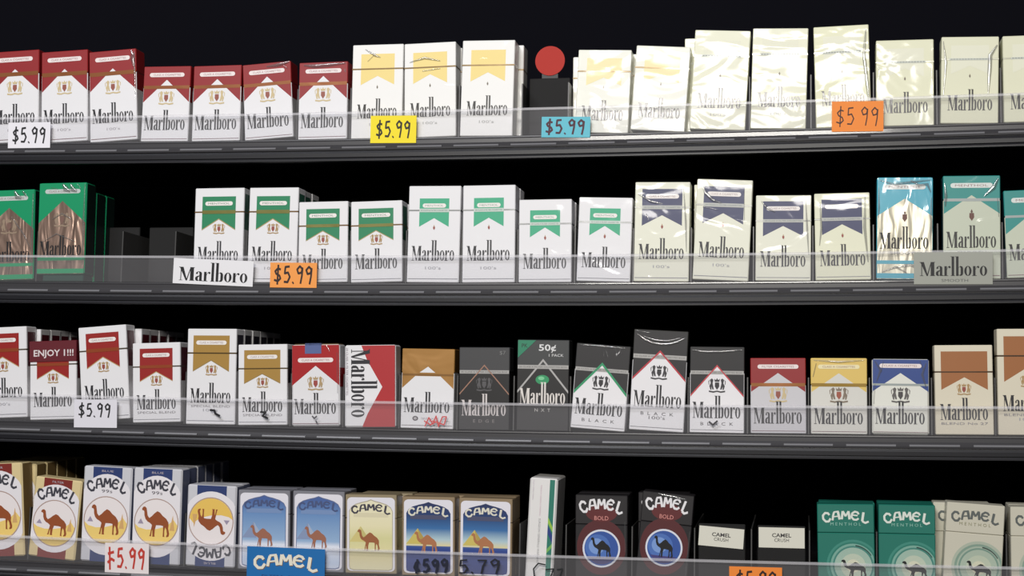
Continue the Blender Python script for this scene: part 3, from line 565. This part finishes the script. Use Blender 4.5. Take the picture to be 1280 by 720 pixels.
A(2, black_style, (793.1, 411.7, 860.8, 415.8, 854, 541, 785.6, 538.4), dict(dict(gable=(190, 44, 60), crestcol=((52, 50, 54), (44, 42, 46)), sub='BLACK', top=(70, 70, 66)), folds=[[(.06, .955), (.2, .90), (.35, .87), (.5, .86), (.65, .865), (.8, .89), (.93, .93), .0011], [(.2, .93), (.4, .90), (.6, .895), (.85, .93), .0008], [(.02, .985), (.3, .97), .0009]]), 0, 'tall black-topped white pack with red gable line and curved glare')
A(2, black_style, (863.5, 433.2, 930.3, 433.8, 930.3, 541.2, 861, 541.2), dict(dict(gable=(200, 60, 70), crestcol=((52, 50, 54), (44, 42, 46)), sub='BLACK', top=(66, 66, 66)), folds=[[(.04, .96), (.3, .94), (.6, .945), (.95, .965), .0010]]), 0, 'short black-topped white pack with red gable line')
A(2, roof_style, (937.4, 448.6, 1007.6, 448.6, 1007.4, 543, 938.8, 543), dict(RS, body=(206, 204, 208), seam=.645, eave=.55, apex=.80, crestv=.52, base=.13, band=(150, 96, 50), pilltext='FILTER CIGARETTES'), 0, 'short grey-white pack with red top next to the black-topped packs')
A(2, roof_style, (1013.5, 447.9, 1083.9, 447.9, 1084.2, 543, 1013.6, 543), dict(dict(field=(226, 194, 104), body=(218, 216, 208), seam=.645, eave=.55, apex=.80, crestv=.52, base=.13, band=(150, 120, 50), pillcol=(240, 228, 180), pilltext='CLASS A CIGARETTES', crestcol=((130, 116, 100), (160, 84, 64))), folds=[[(.1, .93), (.04, .75), .0010], [(.05, .97), (.5, .95), (.95, .97), .0009]]), 0, 'short white pack with yellow top, third shelf')
A(2, roof_style, (1090.2, 447, 1161.6, 446.8, 1161.4, 541.9, 1090.2, 540.9), dict(dict(field=(48, 74, 140), body=(230, 230, 220), soft=1, sband=1, seam=.66, eave=.57, apex=.815, crestv=.53, base=.14, crestcol=((96, 92, 90), (70, 66, 66)), pillv=.91), folds=[[(.05, .97), (.15, .85), (.08, .7), .0010], [(.2, .97), (.16, .82), .0008], [(.95, .95), (.88, .8), (.95, .62), .0010], [(.84, .98), (.9, .86), .0008], [(.05, .66), (.03, .4), .0007]]), 0, 'short wrinkled pack with blue top')
A(2, frame_style, (1167.6, 433, 1240.8, 432.6, 1242.6, 545, 1170, 545), TN, 0, 'short cream pack with tan banner')
A(2, frame_style, (1246.4, 413.6, 1321, 412.2, 1324, 546.4, 1248, 545.6), TN, 0, 'tall cream pack with tan banner cut by the right edge of the photo')
CR = dict(mid=(126, 42, 34), side=(222, 202, 152), cap='FILTER', edge=(150, 122, 76))
CB = dict(mid=(40, 58, 110), side=(206, 206, 212), cap='BLUE', edge=(112, 120, 152), sub='99s')
A(3, cam_oval, (-36, 583.5, 26, 582.6, 30.4, 699, -32, 700), CR, 5, 'tall pack with orange stripes and desert picture cut by the left edge of the photo')
A(3, cam_oval, (43.9, 598.2, 102, 605, 92.4, 705, 33.5, 697.5), CR, 0, 'short orange-striped pack with dromedary in a circle, leaning')
A(3, cam_oval, (105.4, 584.5, 164.7, 587.6, 160, 706.5, 98, 704), CB, 0, 'tall blue-striped pack with dromedary, beside the leaning orange-striped pack')
A(3, cam_oval, (166.7, 587.5, 228, 590.4, 222.6, 710.5, 163, 708), CB, 5, 'tall blue-striped pack with dromedary, beside the upside-down pack')
A(3, cam_oval, (234.5, 608.5, 295.5, 611, 292, 713.3, 230.2, 710.4), dict(CB, flip=1, sub=None, sand=(236, 196, 96)), 1, 'blue-striped pack standing upside down')
A(3, cam_arch, (298.2, 612.8, 362.4, 613.5, 361, 713, 296.4, 712), BL, 1, 'light blue picture pack beside the upside-down pack')
A(3, cam_arch, (366.2, 613.4, 430.7, 614.3, 428.5, 715, 364.2, 714), BL, 1, 'light blue picture pack beside the yellow picture pack')
A(3, cam_arch, (431.4, 617.2, 495.8, 617.4, 495.2, 716.5, 431.2, 715.5), dict(YL, bdx=0.01), 1, 'pale yellow picture pack with arched lettering')
A(3, cam_arch, (503, 620.6, 568.3, 620.3, 567.8, 719.6, 501.4, 718.8), dict(DB, bdx=0.006), 1, 'dark blue picture pack beside the yellow picture pack')
A(3, cam_arch, (573.8, 620.8, 640.9, 622.2, 638.6, 721.4, 572.2, 720.2), DB, 1, 'dark blue picture pack beside the narrow white pack')
A(3, tall_side, (663.4, 599, 699, 600.4, 689, 726, 654.8, 725.4), dict(d=.053), 0, 'narrow white pack turned edge-on with a green strip')
A(3, cam_black, (720, 620, 785, 619.5, 783.5, 728.5, 718, 728), dict({}, folds=[[(.95, .7), (.955, .35), .0007]]), 1, 'black pack with blue badge beside the narrow white pack')
A(3, cam_black, (804.8, 614.4, 868.4, 621.6, 858, 729.6, 792.6, 726.8), dict({}, folds=[[(.3, .985), (.6, .965), (.85, .95), .0014], [(.97, .6), (.96, .1), .0007]]), 1, 'black pack with blue badge, leaning, beside the paper-labelled pushers')
A(3, cam_rings, (1022, 628.4, 1091.8, 630, 1094.8, 735, 1022.4, 735), GR, 1, 'green pack with ring badge, nearer the paper-labelled pushers')
A(3, cam_rings, (1098.8, 628.2, 1168.4, 631.4, 1170.6, 737, 1098.4, 737), GR, 1, 'green pack with ring badge beside the beige pack')
A(3, cam_rings, (1184.5, 627.4, 1257.8, 632.7, 1250, 739.4, 1177.6, 737.4), dict(BG_, bdx=-.0062), 1, 'beige pack with green ring badge, leaning')
A(3, cam_rings, (1263.4, 632, 1336, 633, 1338, 741, 1264.6, 740.4), BG_, 1, 'beige pack cut by the right edge of the photo')

ORD = ('', 'first', 'second', 'third', 'fourth', 'fifth')
EXT = {0: [], 1: [], 2: [], 3: []}        # footprint of every front pack, for the dividers
def copy_tree(o, parent=None):
    c = o.copy(); C.objects.link(c)
    if parent: c.parent = parent
    for ch in o.children: copy_tree(ch, c)
    return c
BEHIND = []
for k, fn, q, o, nb, label in ROWS:
    TILT = TILTS[k]
    xb = on_plane((q[4]+q[6])/2, (q[5]+q[7])/2, 0, (3-k)*STEP, TILT).x; z0 = shelf_z(k, xb)
    TL, TR, BR, BLc = [on_plane(q[i], q[i+1], 0, z0, TILT) for i in (0, 2, 4, 6)]
    ax = Vector((1, 0, 0)); az = Vector((0, math.sin(TILT), math.cos(TILT)))
    P2 = [(v.x, (v - Vector((0, 0, z0))).dot(az)) for v in (TL, TR, BR, BLc)]
    (tlx, tlz), (trx, trz), (brx, brz), (blx, blz) = P2
    wd = (math.hypot(trx-tlx, trz-tlz) + math.hypot(brx-blx, brz-blz))/2; ht = (math.hypot(tlx-blx, tlz-blz) + math.hypot(trx-brx, trz-brz))/2
    # lean from the upright edges mostly
    roll = .7*math.atan2(((tlx-blx)+(trx-brx))/2, ((tlz-blz)+(trz-brz))/2) - .3*math.atan2(((trz-tlz)+(brz-blz))/2, wd)
    p = Pack(wd, ht, o.get('d', DEPTH)); fn(p, o)
    for fd in o.get('folds', ()): p.fold(fd[:-1], fd[-1])
    if o.get('stamp'): p.foil((204, 170, 120))
    cx = (tlx+trx+brx+blx)/4 - math.sin(roll)*ht/2
    lift = abs(math.sin(roll))*wd/2 + .0001
    if o.get('lift'): lift += .0075
    p.root.rotation_mode = 'XYZ'
    Mx = Matrix.Rotation(-TILT, 4, 'X') @ Matrix.Rotation(roll, 4, 'Y') 
    yw = 0 if fn is tall_side else random.uniform(-.006, .006)
    Mx = Matrix.Translation((cx, .0012, shelf_z(k, cx) + lift)) @ Mx @ Matrix.Rotation(yw, 4, 'Z')
    p.root.matrix_world = Mx
    shelfname = ('top shelf', 'second shelf', 'third shelf', 'bottom shelf')[k]
    tag(p.root, label, 'cigarette pack', 'cigarette packs at the front of the ' + shelfname)
    e0 = [cx + s*wd/2 + (math.sin(roll)*.055 if t else 0) for s in (-1, 1) for t in (0, 1)]
    bd = o.get('bdx', 0) if nb else 0
    EXT[k].append((min(e0[0], e0[1]) + min(bd, 0) - .0005*(nb > 0), max(e0[2], e0[3]) + max(bd, 0) + .0005*(nb > 0)))
    BEHIND.append((k, p, cx, wd, nb, label, o.get('bdx', 0)))
for k, p, cx, wd, nb, label, bdx in BEHIND:
    TILT = TILTS[k]
    for j in range(1, nb+1):
        c = copy_tree(p.root); dx = random.uniform(-.0006, .0006) + bdx*j
        y = .0012 + j*.0236; x = cx + dx
        rl = random.uniform(-.004, .004)
        c.matrix_world = Matrix.Translation((x, y, shelf_z(k, x) - math.tan(TILT)*j*.0236 + .0002 + abs(rl)*wd/2)) @ Matrix.Rotation(-TILT, 4, 'X') @ Matrix.Rotation(rl, 4, 'Y')
        short = label.split(',')[0].replace(' cut by the left edge of the photo', ' at the far left').replace(' cut by the right edge of the photo', ' at the far right')
        ws = (ORD[j] + ' pack behind the ' + short).split()
        tag(c, ' '.join(ws[:16]), 'cigarette pack', 'cigarette packs stacked behind the front ones')

# ------------------------------------------------------------------ back panel
pw = solid('wall_back', [box_data(-1.25, .55, .302, .312, -.12, .85)], PANEL); tag(pw, 'black back panel of the display', kind='structure')

# ------------------------------------------------------------------ shelves
X0, X1 = -1.06, .38; XS = [X0 + (X1-X0)*i/28 for i in range(29)]
NAMES = ('top shelf of the display, under the white and cream packs', 'second shelf, holding the green and navy banner packs', 'third shelf, holding the gold banner and charcoal packs', 'bottom shelf, holding the packs with dromedary pictures')
def DV(xa, xb, y): return [(on_plane(xa, y, 0, 0, 0).x, on_plane(xb, y, 0, 0, 0).x)]
LIPH = (.0285, .0285, .0285, .0265)
for k in range(4):
    z = (3-k)*STEP; s = empty('display_shelf', (0, 0, z)); zf = lambda x: sag(x)
    tag(s, NAMES[k], 'shelf', 'black display shelves with clear front lips')
    TILT = TILTS[k]; t = math.tan(TILT); D = .298
    solid('tray', [prism_x([(-.004, -.0004), (D, -.0004-t*D), (D, -.0034-t*D), (-.004, -.0034)], XS, zf)], FLOORM, s)
    solid('metal_edge', [prism_x([(-.006, -.0135), (-.0072, -.016), (-.0072, -.0200), (-.0058, -.0208), (-.0066, -.0222), (-.0066, -.0238), (.002, -.0242), (.002, -.0040), (-.004, -.0040)], XS, zf)], EDGE, s)
    solid('price_rail', [prism_x([(-.0045, -.0004), (-.0052, -.0008), (-.0054, -.0020), (-.0050, -.0030), (-.0052, -.0068), (-.0066, -.0090), (-.0078, -.0108), (-.0076, -.0126), (-.0052, -.0134), (-.0042, -.0128), (-.0042, -.0010)], XS, zf)], RAIL, s)
    solid('clear_lip', [prism_x([(-.0028, -.0002), (-.0028, LIPH[k]-.0028), (-.0044, LIPH[k]-.0028), (-.0044, -.0002)], XS, zf)], LIP, s)
    solid('lip_edge', [prism_x([(-.0024, LIPH[k]-.0027), (-.0024, LIPH[k]-.0004), (-.0034, LIPH[k]), (-.0050, LIPH[k]-.0004), (-.0050, LIPH[k]-.0027)], XS, zf)], LIPEDGE, s)
    x = X0 + .02 + (.013*k) % .02
    ph = on_plane((640, 690, 681, 650)[k], (186, 367, 552, 735)[k], 0, 0, 0).x
    x = ph - 14*.0602
    while x < X1-.06:
        if x > X0 + .01:
            solid('track_clip', [prism_x([(-.0064, -.0088), (-.0080, -.0093), (-.0086, -.0105), (-.0080, -.0113), (-.0066, -.0110)], [x + .0475*i/3 for i in range(4)], zf)], CLIP, s)
        x += .0602
    ex = sorted(EXT[k])
    PX = [on_plane(121, 300, .06, 0, 0).x - .0045, (on_plane(173, 300, .06, 0, 0).x + on_plane(185, 300, .06, 0, 0).x)/2 - .0015, on_plane(240, 300, .06, 0, 0).x + .0015]
    gaps = [(a[1], b[0]) for a, b in zip(ex, ex[1:])] + [(ex[-1][1], ex[-1][1]+.006), (ex[0][0]-.006, ex[0][0])]
    if k == 0: gaps = [g for g in gaps if g[1]-g[0] < .03] + [(on_plane(661, 130, .03, 0, 0).x - .0045, on_plane(661, 130, .03, 0, 0).x - .0015)] + [(on_plane(712, 130, .03, 0, 0).x + .0012, on_plane(712, 130, .03, 0, 0).x + .0032)]
    if k == 1: gaps = [g for g in gaps if g[1]-g[0] < .03] + [(v, v+.003) for v in PX]
    if k == 3: gaps = [g for g in gaps if g[1]-g[0] < .03] + DV(866, 869, 728) + DV(936, 942, 728) + DV(1010, 1014, 728)
    for a, b in gaps:
        if b-a > .0016:
            c = (a+b)/2; th = min(.0012, b-a-.0008)/2
            y0, y1 = .0045, .15; yy0 = .0045; z1 = .056
            v = [(c+sx*th, y, zz + sag(c) - t*y) for sx in (-1, 1) for y, zz in ((y0, .0), (y1, .0), (y1, z1), (y0+.004, z1))]
            solid('divider', [(v, [(0, 1, 2, 3), (7, 6, 5, 4), (0, 4, 5, 1), (1, 5, 6, 2), (2, 6, 7, 3), (3, 7, 4, 0)])], DIVIDER, s)

# marker left on the clear lips
def lip_scrawl(k, polys_px, col, label, name='marker_writing'):
    """strokes given in photograph pixels, drawn on the outer face of the lip"""
    shelf = [o for o in C.objects if o.name.startswith('display_shelf')][k]
    items = []
    for pts in polys_px:
        q = [on_plane(x, y, -.0047, 0, 0) for x, y in pts]; items.append(([(v.x, v.z-(3-k)*STEP) for v in q], 0, mat(col, .5)))
    o = flat(name, items, shelf, -.0045 if k != 3 else -.0052); o['label'] = label
sh = sorted([o for o in C.objects if o.name.startswith('display_shelf')], key=lambda o: o.name)
DARK = (26, 26, 30)
def px(lines, wd): return strokes(lines, wd)
lip_scrawl(2, px([[(262, 512.5), (268, 513), (269, 517), (275, 520)]], 2.6), DARK, 'black marker squiggle on the clear lip')
lip_scrawl(2, px([[(325, 515), (332, 515.5), (328, 520), (335, 523)]], 2.4), DARK, 'black marker squiggle on the clear lip')
lip_scrawl(2, px([[(390, 520), (393, 523), (396, 520)], [(395, 526), (396, 529)]], 1.8), (80, 78, 84), 'small grey marker mark on the clear lip')
lip_scrawl(2, px([[(886, 527), (891, 531), (897, 526)]], 2.2), (60, 58, 62), 'grey marker tick on the clear lip')
lip_scrawl(2, px([[(531, 533), (536, 522), (541, 530), (545, 520), (548, 533), (553, 521), (558, 521), (555, 531), (540, 526)], [(530, 526), (538, 531), (545, 527)]], 1.5), (206, 84, 84), 'red marker scribble on the clear lip')
def px_hand(s, x0, x1, y0, y1, wd=.12): return [[(x, y0+y1-z) for x, z in p] for p in hand(s, x0, x1, y0, y1, wd)]
lip_scrawl(3, px_hand('c599', 516, 562, 699, 716, .16), (18, 24, 46), 'dark marker price smeared on the clear lip')
lip_scrawl(3, px_hand('5.79', 572, 628, 699, 717, .1), (20, 22, 34), 'dark marker price reading 5.79 on the clear lip')
lip_scrawl(3, px([[(682, 706), (673, 704), (667, 711), (668, 720), (674, 726)], [(682, 712), (692, 711), (688, 722)], [(696, 712), (703, 711), (699, 724)]], 1.7), (22, 26, 30), 'dark marker digits beside the narrow pack')

# ------------------------------------------------------------------ tags and stickers on the lips
def sticker(name, k, q, paper, label, cat, letter, y=-.0059, group=None, roll_extra=0):
    TL, TR, BR, BLc = [on_plane(q[i], q[i+1], y, 0, 0) for i in (0, 2, 4, 6)]
    wd = ((TR-TL).length+(BR-BLc).length)/2; ht = ((TL-BLc).length+(TR-BR).length)/2
    c = (TL+TR+BR+BLc)/4; ang = math.atan2((TR.z-TL.z+BR.z-BLc.z)/2, (TR.x-TL.x+BR.x-BLc.x)/2)
    o = solid(name, [box_data(-wd/2, wd/2, -.0002, .0002, -ht/2, ht/2)], paper)
    o.matrix_world = Matrix.Translation(c) @ Matrix.Rotation(-ang, 4, 'Y')
    tag(o, label, cat, group)
    for nm, polys, m_ in letter(wd, ht): flat(nm, [(p_, 0, m_) for p_ in polys], o, -.00028)
    return o
def price(s, col, x0=-.40, x1=.42, z0=-.30, z1=.30, wd=.12):
    return lambda w_, h_: [('lettering', hand(s, x0*w_, x1*w_, z0*h_, z1*h_, wd), mat(col, .6))]
PT = 'price tags on the clear lips'
sticker('price_tag', 0, (10.6, 153.5, 63.2, 152.6, 62.6, 184.7, 10, 185.3), mat((236, 234, 240), .6), 'white price tag reading $5.99 in black, on the top shelf lip', 'price tag', price('$5.99', DARK), group=PT)
sticker('price_tag', 0, (463.7, 144.6, 521, 144.6, 519.9, 178.4, 462.7, 179.1), mat((246, 224, 24), .6), 'yellow price tag reading $5.99 below the yellow-banner packs', 'price tag', price('$5.99', (30, 24, 10), -.38, .4), group=PT)
sticker('price_tag', 0, (677.2, 146, 738.5, 146, 737, 171.7, 676.8, 171.7), mat((96, 190, 208), .6), 'light blue price tag reading $5.99 in dark red', 'price tag', price('$5.99', (70, 26, 44), -.42, .42, -.34, .36, .13), group=PT)
sticker('price_tag', 0, (1040.2, 126.4, 1105, 126.8, 1103.8, 163.2, 1039.4, 165.4), mat((244, 138, 44), .6), 'orange price tag reading $5 99 below the tall cream packs', 'price tag', price('$5 99', (60, 30, 20), -.42, .44, -.3, .3, .07), group=PT)
sticker('price_tag', 1, (337.8, 328.2, 397.2, 328.6, 394.9, 359.9, 337.7, 359.2), mat((246, 158, 74), .6), 'orange price tag reading $5.99 on the second shelf lip', 'price tag', price('$5.99', (44, 24, 20), -.42, .44, -.33, .36), group=PT)
sticker('price_tag', 2, (93.3, 498.9, 146.8, 500, 145.8, 534.6, 92.1, 534.4), mat((226, 224, 232), .6), 'white price tag reading $5.99 in black, on the third shelf lip', 'price tag', price('$5.99', DARK, -.4, .38, -.12, .36), group=PT)
sticker('price_tag', 3, (133.6, 678.9, 187.6, 679.6, 184.6, 719.6, 129, 716.6), mat((236, 226, 226), .6), 'white price tag with red handwriting reading $5.99', 'price tag', price('F5.99', (196, 60, 48), -.44, .44, -.3, .34, .13), y=-.006, group=PT)
sticker('price_tag', 3, (912.2, 707.8, 978.2, 709.7, 977, 744, 911, 742), mat((246, 140, 50), .6), 'orange price tag at the bottom edge, below the paper-labelled pushers', 'price tag', price('$5.99', (44, 20, 14), -.38, .42, -.28, .34), y=-.006, group=PT)
def wm(sub=None):
    def f(w_, h_):
        out = [('lettering', wordmark(-.42*w_, .44*w_, -.24*h_ if sub else -.37*h_, .31*h_ if sub else .38*h_), mat((16, 16, 20), .5))]
        if sub: out.append(('small_lettering', text(sub, .02*w_, -.38*h_, .34*w_, .09*h_), mat((90, 92, 90), .6)))
        return out
    return f
sticker('brand_sticker', 1, (219, 323, 319.2, 326.2, 314, 358.8, 214.4, 353.2), mat((234, 233, 236), .5), 'white sticker with large tall black letters, slightly crooked on the second shelf lip', 'sticker', wm())
sticker('brand_sticker', 1, (1142.2, 314.8, 1242, 315.4, 1239.6, 354.8, 1142.6, 356), mat((160, 162, 152), .4, .5), 'grey sticker with large black letters below the teal-topped packs', 'sticker', wm('SMOOTH'))
def cl(w_, h_):
    sh_ = arched(.0, .14*h_, .84*w_, .34*h_, .19*h_)
    return [('lettering_shadow', [[(x+.0006, z-.0008) for x, z in p] for p in sh_], mat((120, 96, 70), .6)), ('lettering', sh_, mat((236, 230, 212), .5)),
            ('small_lettering', text('FILTERS', -.17*w_, -.40*h_, .27*w_, .12*h_) + text('FILTERS', .17*w_, -.40*h_, .27*w_, .12*h_), mat((24, 60, 120), .6))]
o = sticker('brand_sticker', 3, (310.4, 682.6, 407.3, 687, 405, 728, 307, 723.6), mat((22, 108, 176), .5), 'blue sticker with arched cream letters on the bottom shelf lip', 'sticker', cl, y=-.006)
for ch in o.children:
    if ch.name.startswith('lettering') and 'shadow' not in ch.name: ch.location.y = -.00006

# ------------------------------------------------------------------ pushers in the empty slots
def pusher(k, xc, wd, ht, y, label):
    TILT = TILTS[k]; z = shelf_z(k, xc) - math.tan(TILT)*y
    r = empty('pack_pusher', (xc, y, z + .0001), (-TILT, 0, 0)); tag(r, label, 'pusher', 'spring pushers in empty slots')
    solid('paddle', [box_data(-wd/2, wd/2, 0, .003, .0006, ht, .0008)], PUSHER, r)
    for s_ in (-1, 1): solid('rib', [box_data(s_*(wd/2-.004)-.001, s_*(wd/2-.004)+.001, .003, .03, .0006, ht*.8, 0)], BLACK, r)
    solid('slide', [box_data(-wd/2+.002, wd/2-.002, -.004, .036, 0, .0028, .0006)], BLACK, r); return r
def at(px_, py_, y): return on_plane(px_, py_, y, 0, 0)
# red disc pusher
a, b = at(661, 130, .03), at(712, 130, .03)
r = pusher(0, (a.x+b.x)/2, b.x-a.x, at(686, 97, .03).z - (shelf_z(0, a.x) - math.tan(TILTS[0])*.03), .03, 'dark pusher with a round red sticker standing above it, top shelf')
c = at(686, 74, .029); zr = c.z - r.location.z; xr = c.x - r.location.x
solid('stem', [box_data(xr-.009, xr+.009, .0032, .0052, .01, zr+.012, .0005)], mat((14, 14, 17), .5), r)
vs = [(xr+.0158*math.cos(i*PI/24), y, zr+.0158*math.sin(i*PI/24)) for y in (.0024, .0032) for i in range(48)]
fs = [list(range(48)), list(range(48, 96))] + [[i, (i+1) % 48, 48+(i+1) % 48, 48+i] for i in range(48)]
o = solid('round_sticker', [(vs, fs)], mat((178, 34, 18), .7), r); o['label'] = 'round plain red sticker'
# paper-labelled pushers
def labelled(q, label):
    y = .0012; cxp = (q[0]+q[2]+q[4]+q[6])/4
    A_, B_ = at(q[0]-1, 690, y+.0), at(q[2]+1, 690, y+.0)
    r = pusher(3, (A_.x+B_.x)/2, (B_.x-A_.x)+.001, .0, y, label) if False else None
    xc = (A_.x+B_.x)/2; zt = at(cxp, min(q[1], q[3])-1.5, y).z; zb = shelf_z(3, xc)
    r = pusher(3, xc, B_.x-A_.x+.0006, zt-zb, y+.001, label)
    TL, TR, BR, BLc = [on_plane(q[i], q[i+1], y+.0005, zb, TILTS[3]) for i in (0, 2, 4, 6)]
    wd = (TR-TL).length; ht = (TL-BLc).length; c = (TL+TR+BR+BLc)/4; ang = math.atan2(TR.z-TL.z, TR.x-TL.x)
    o = solid('paper_label', [box_data(-wd/2, wd/2, -.0002, .0002, -ht/2, ht/2)], mat((222, 220, 206), .6), r); o['label'] = 'cream paper label with two small dark words'
    o.location = (c.x-xc, -.0004, c.z-zb); o.rotation_euler = (0, -ang, 0)
    ps = text('CAMEL', 0, .12*ht, .42*wd, .20*ht, True) + text('CRUSH', 0, -.12*ht, .32*wd, .17*ht)
    flat('lettering', [(p_, 0, mat((60, 58, 58), .6)) for p_ in ps], o, -.0003)
labelled((874.3, 656.7, 930.3, 662, 928.7, 687, 873.2, 681.2), 'black pusher with a tilted cream paper label')
labelled((948.2, 659.2, 1005.5, 660.6, 1005.4, 685.2, 949.2, 684.4), 'black pusher with a level cream paper label')
for x0p, x1p, lb in ((121, 173, 'bare dark pusher beside the green foil packs'), (185, 240, 'bare dark pusher beside the green and gold banner packs')):
    a, b = at(x0p, 300, .06), at(x1p, 300, .06); zt = at(x0p, 284, .06).z
    pusher(1, (a.x+b.x)/2, b.x-a.x, zt - (shelf_z(1, a.x) - math.tan(TILTS[1])*.06), .06, lb)
# added strip under the lifted green pack, in place of a green reflection
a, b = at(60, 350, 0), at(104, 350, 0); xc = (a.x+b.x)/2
o = solid('reflection_strip', [box_data(-.024, .024, .0006, .022, 0, .0068, .0008)], mat((22, 60, 50), .35, .5)); o.location = (xc-.004, 0.0005, shelf_z(1, xc)+.0002); o.rotation_euler = (-TILTS[1], 0, 0)
tag(o, 'added dark green strip under the tall green foil pack, standing in for a reflection', 'strip')
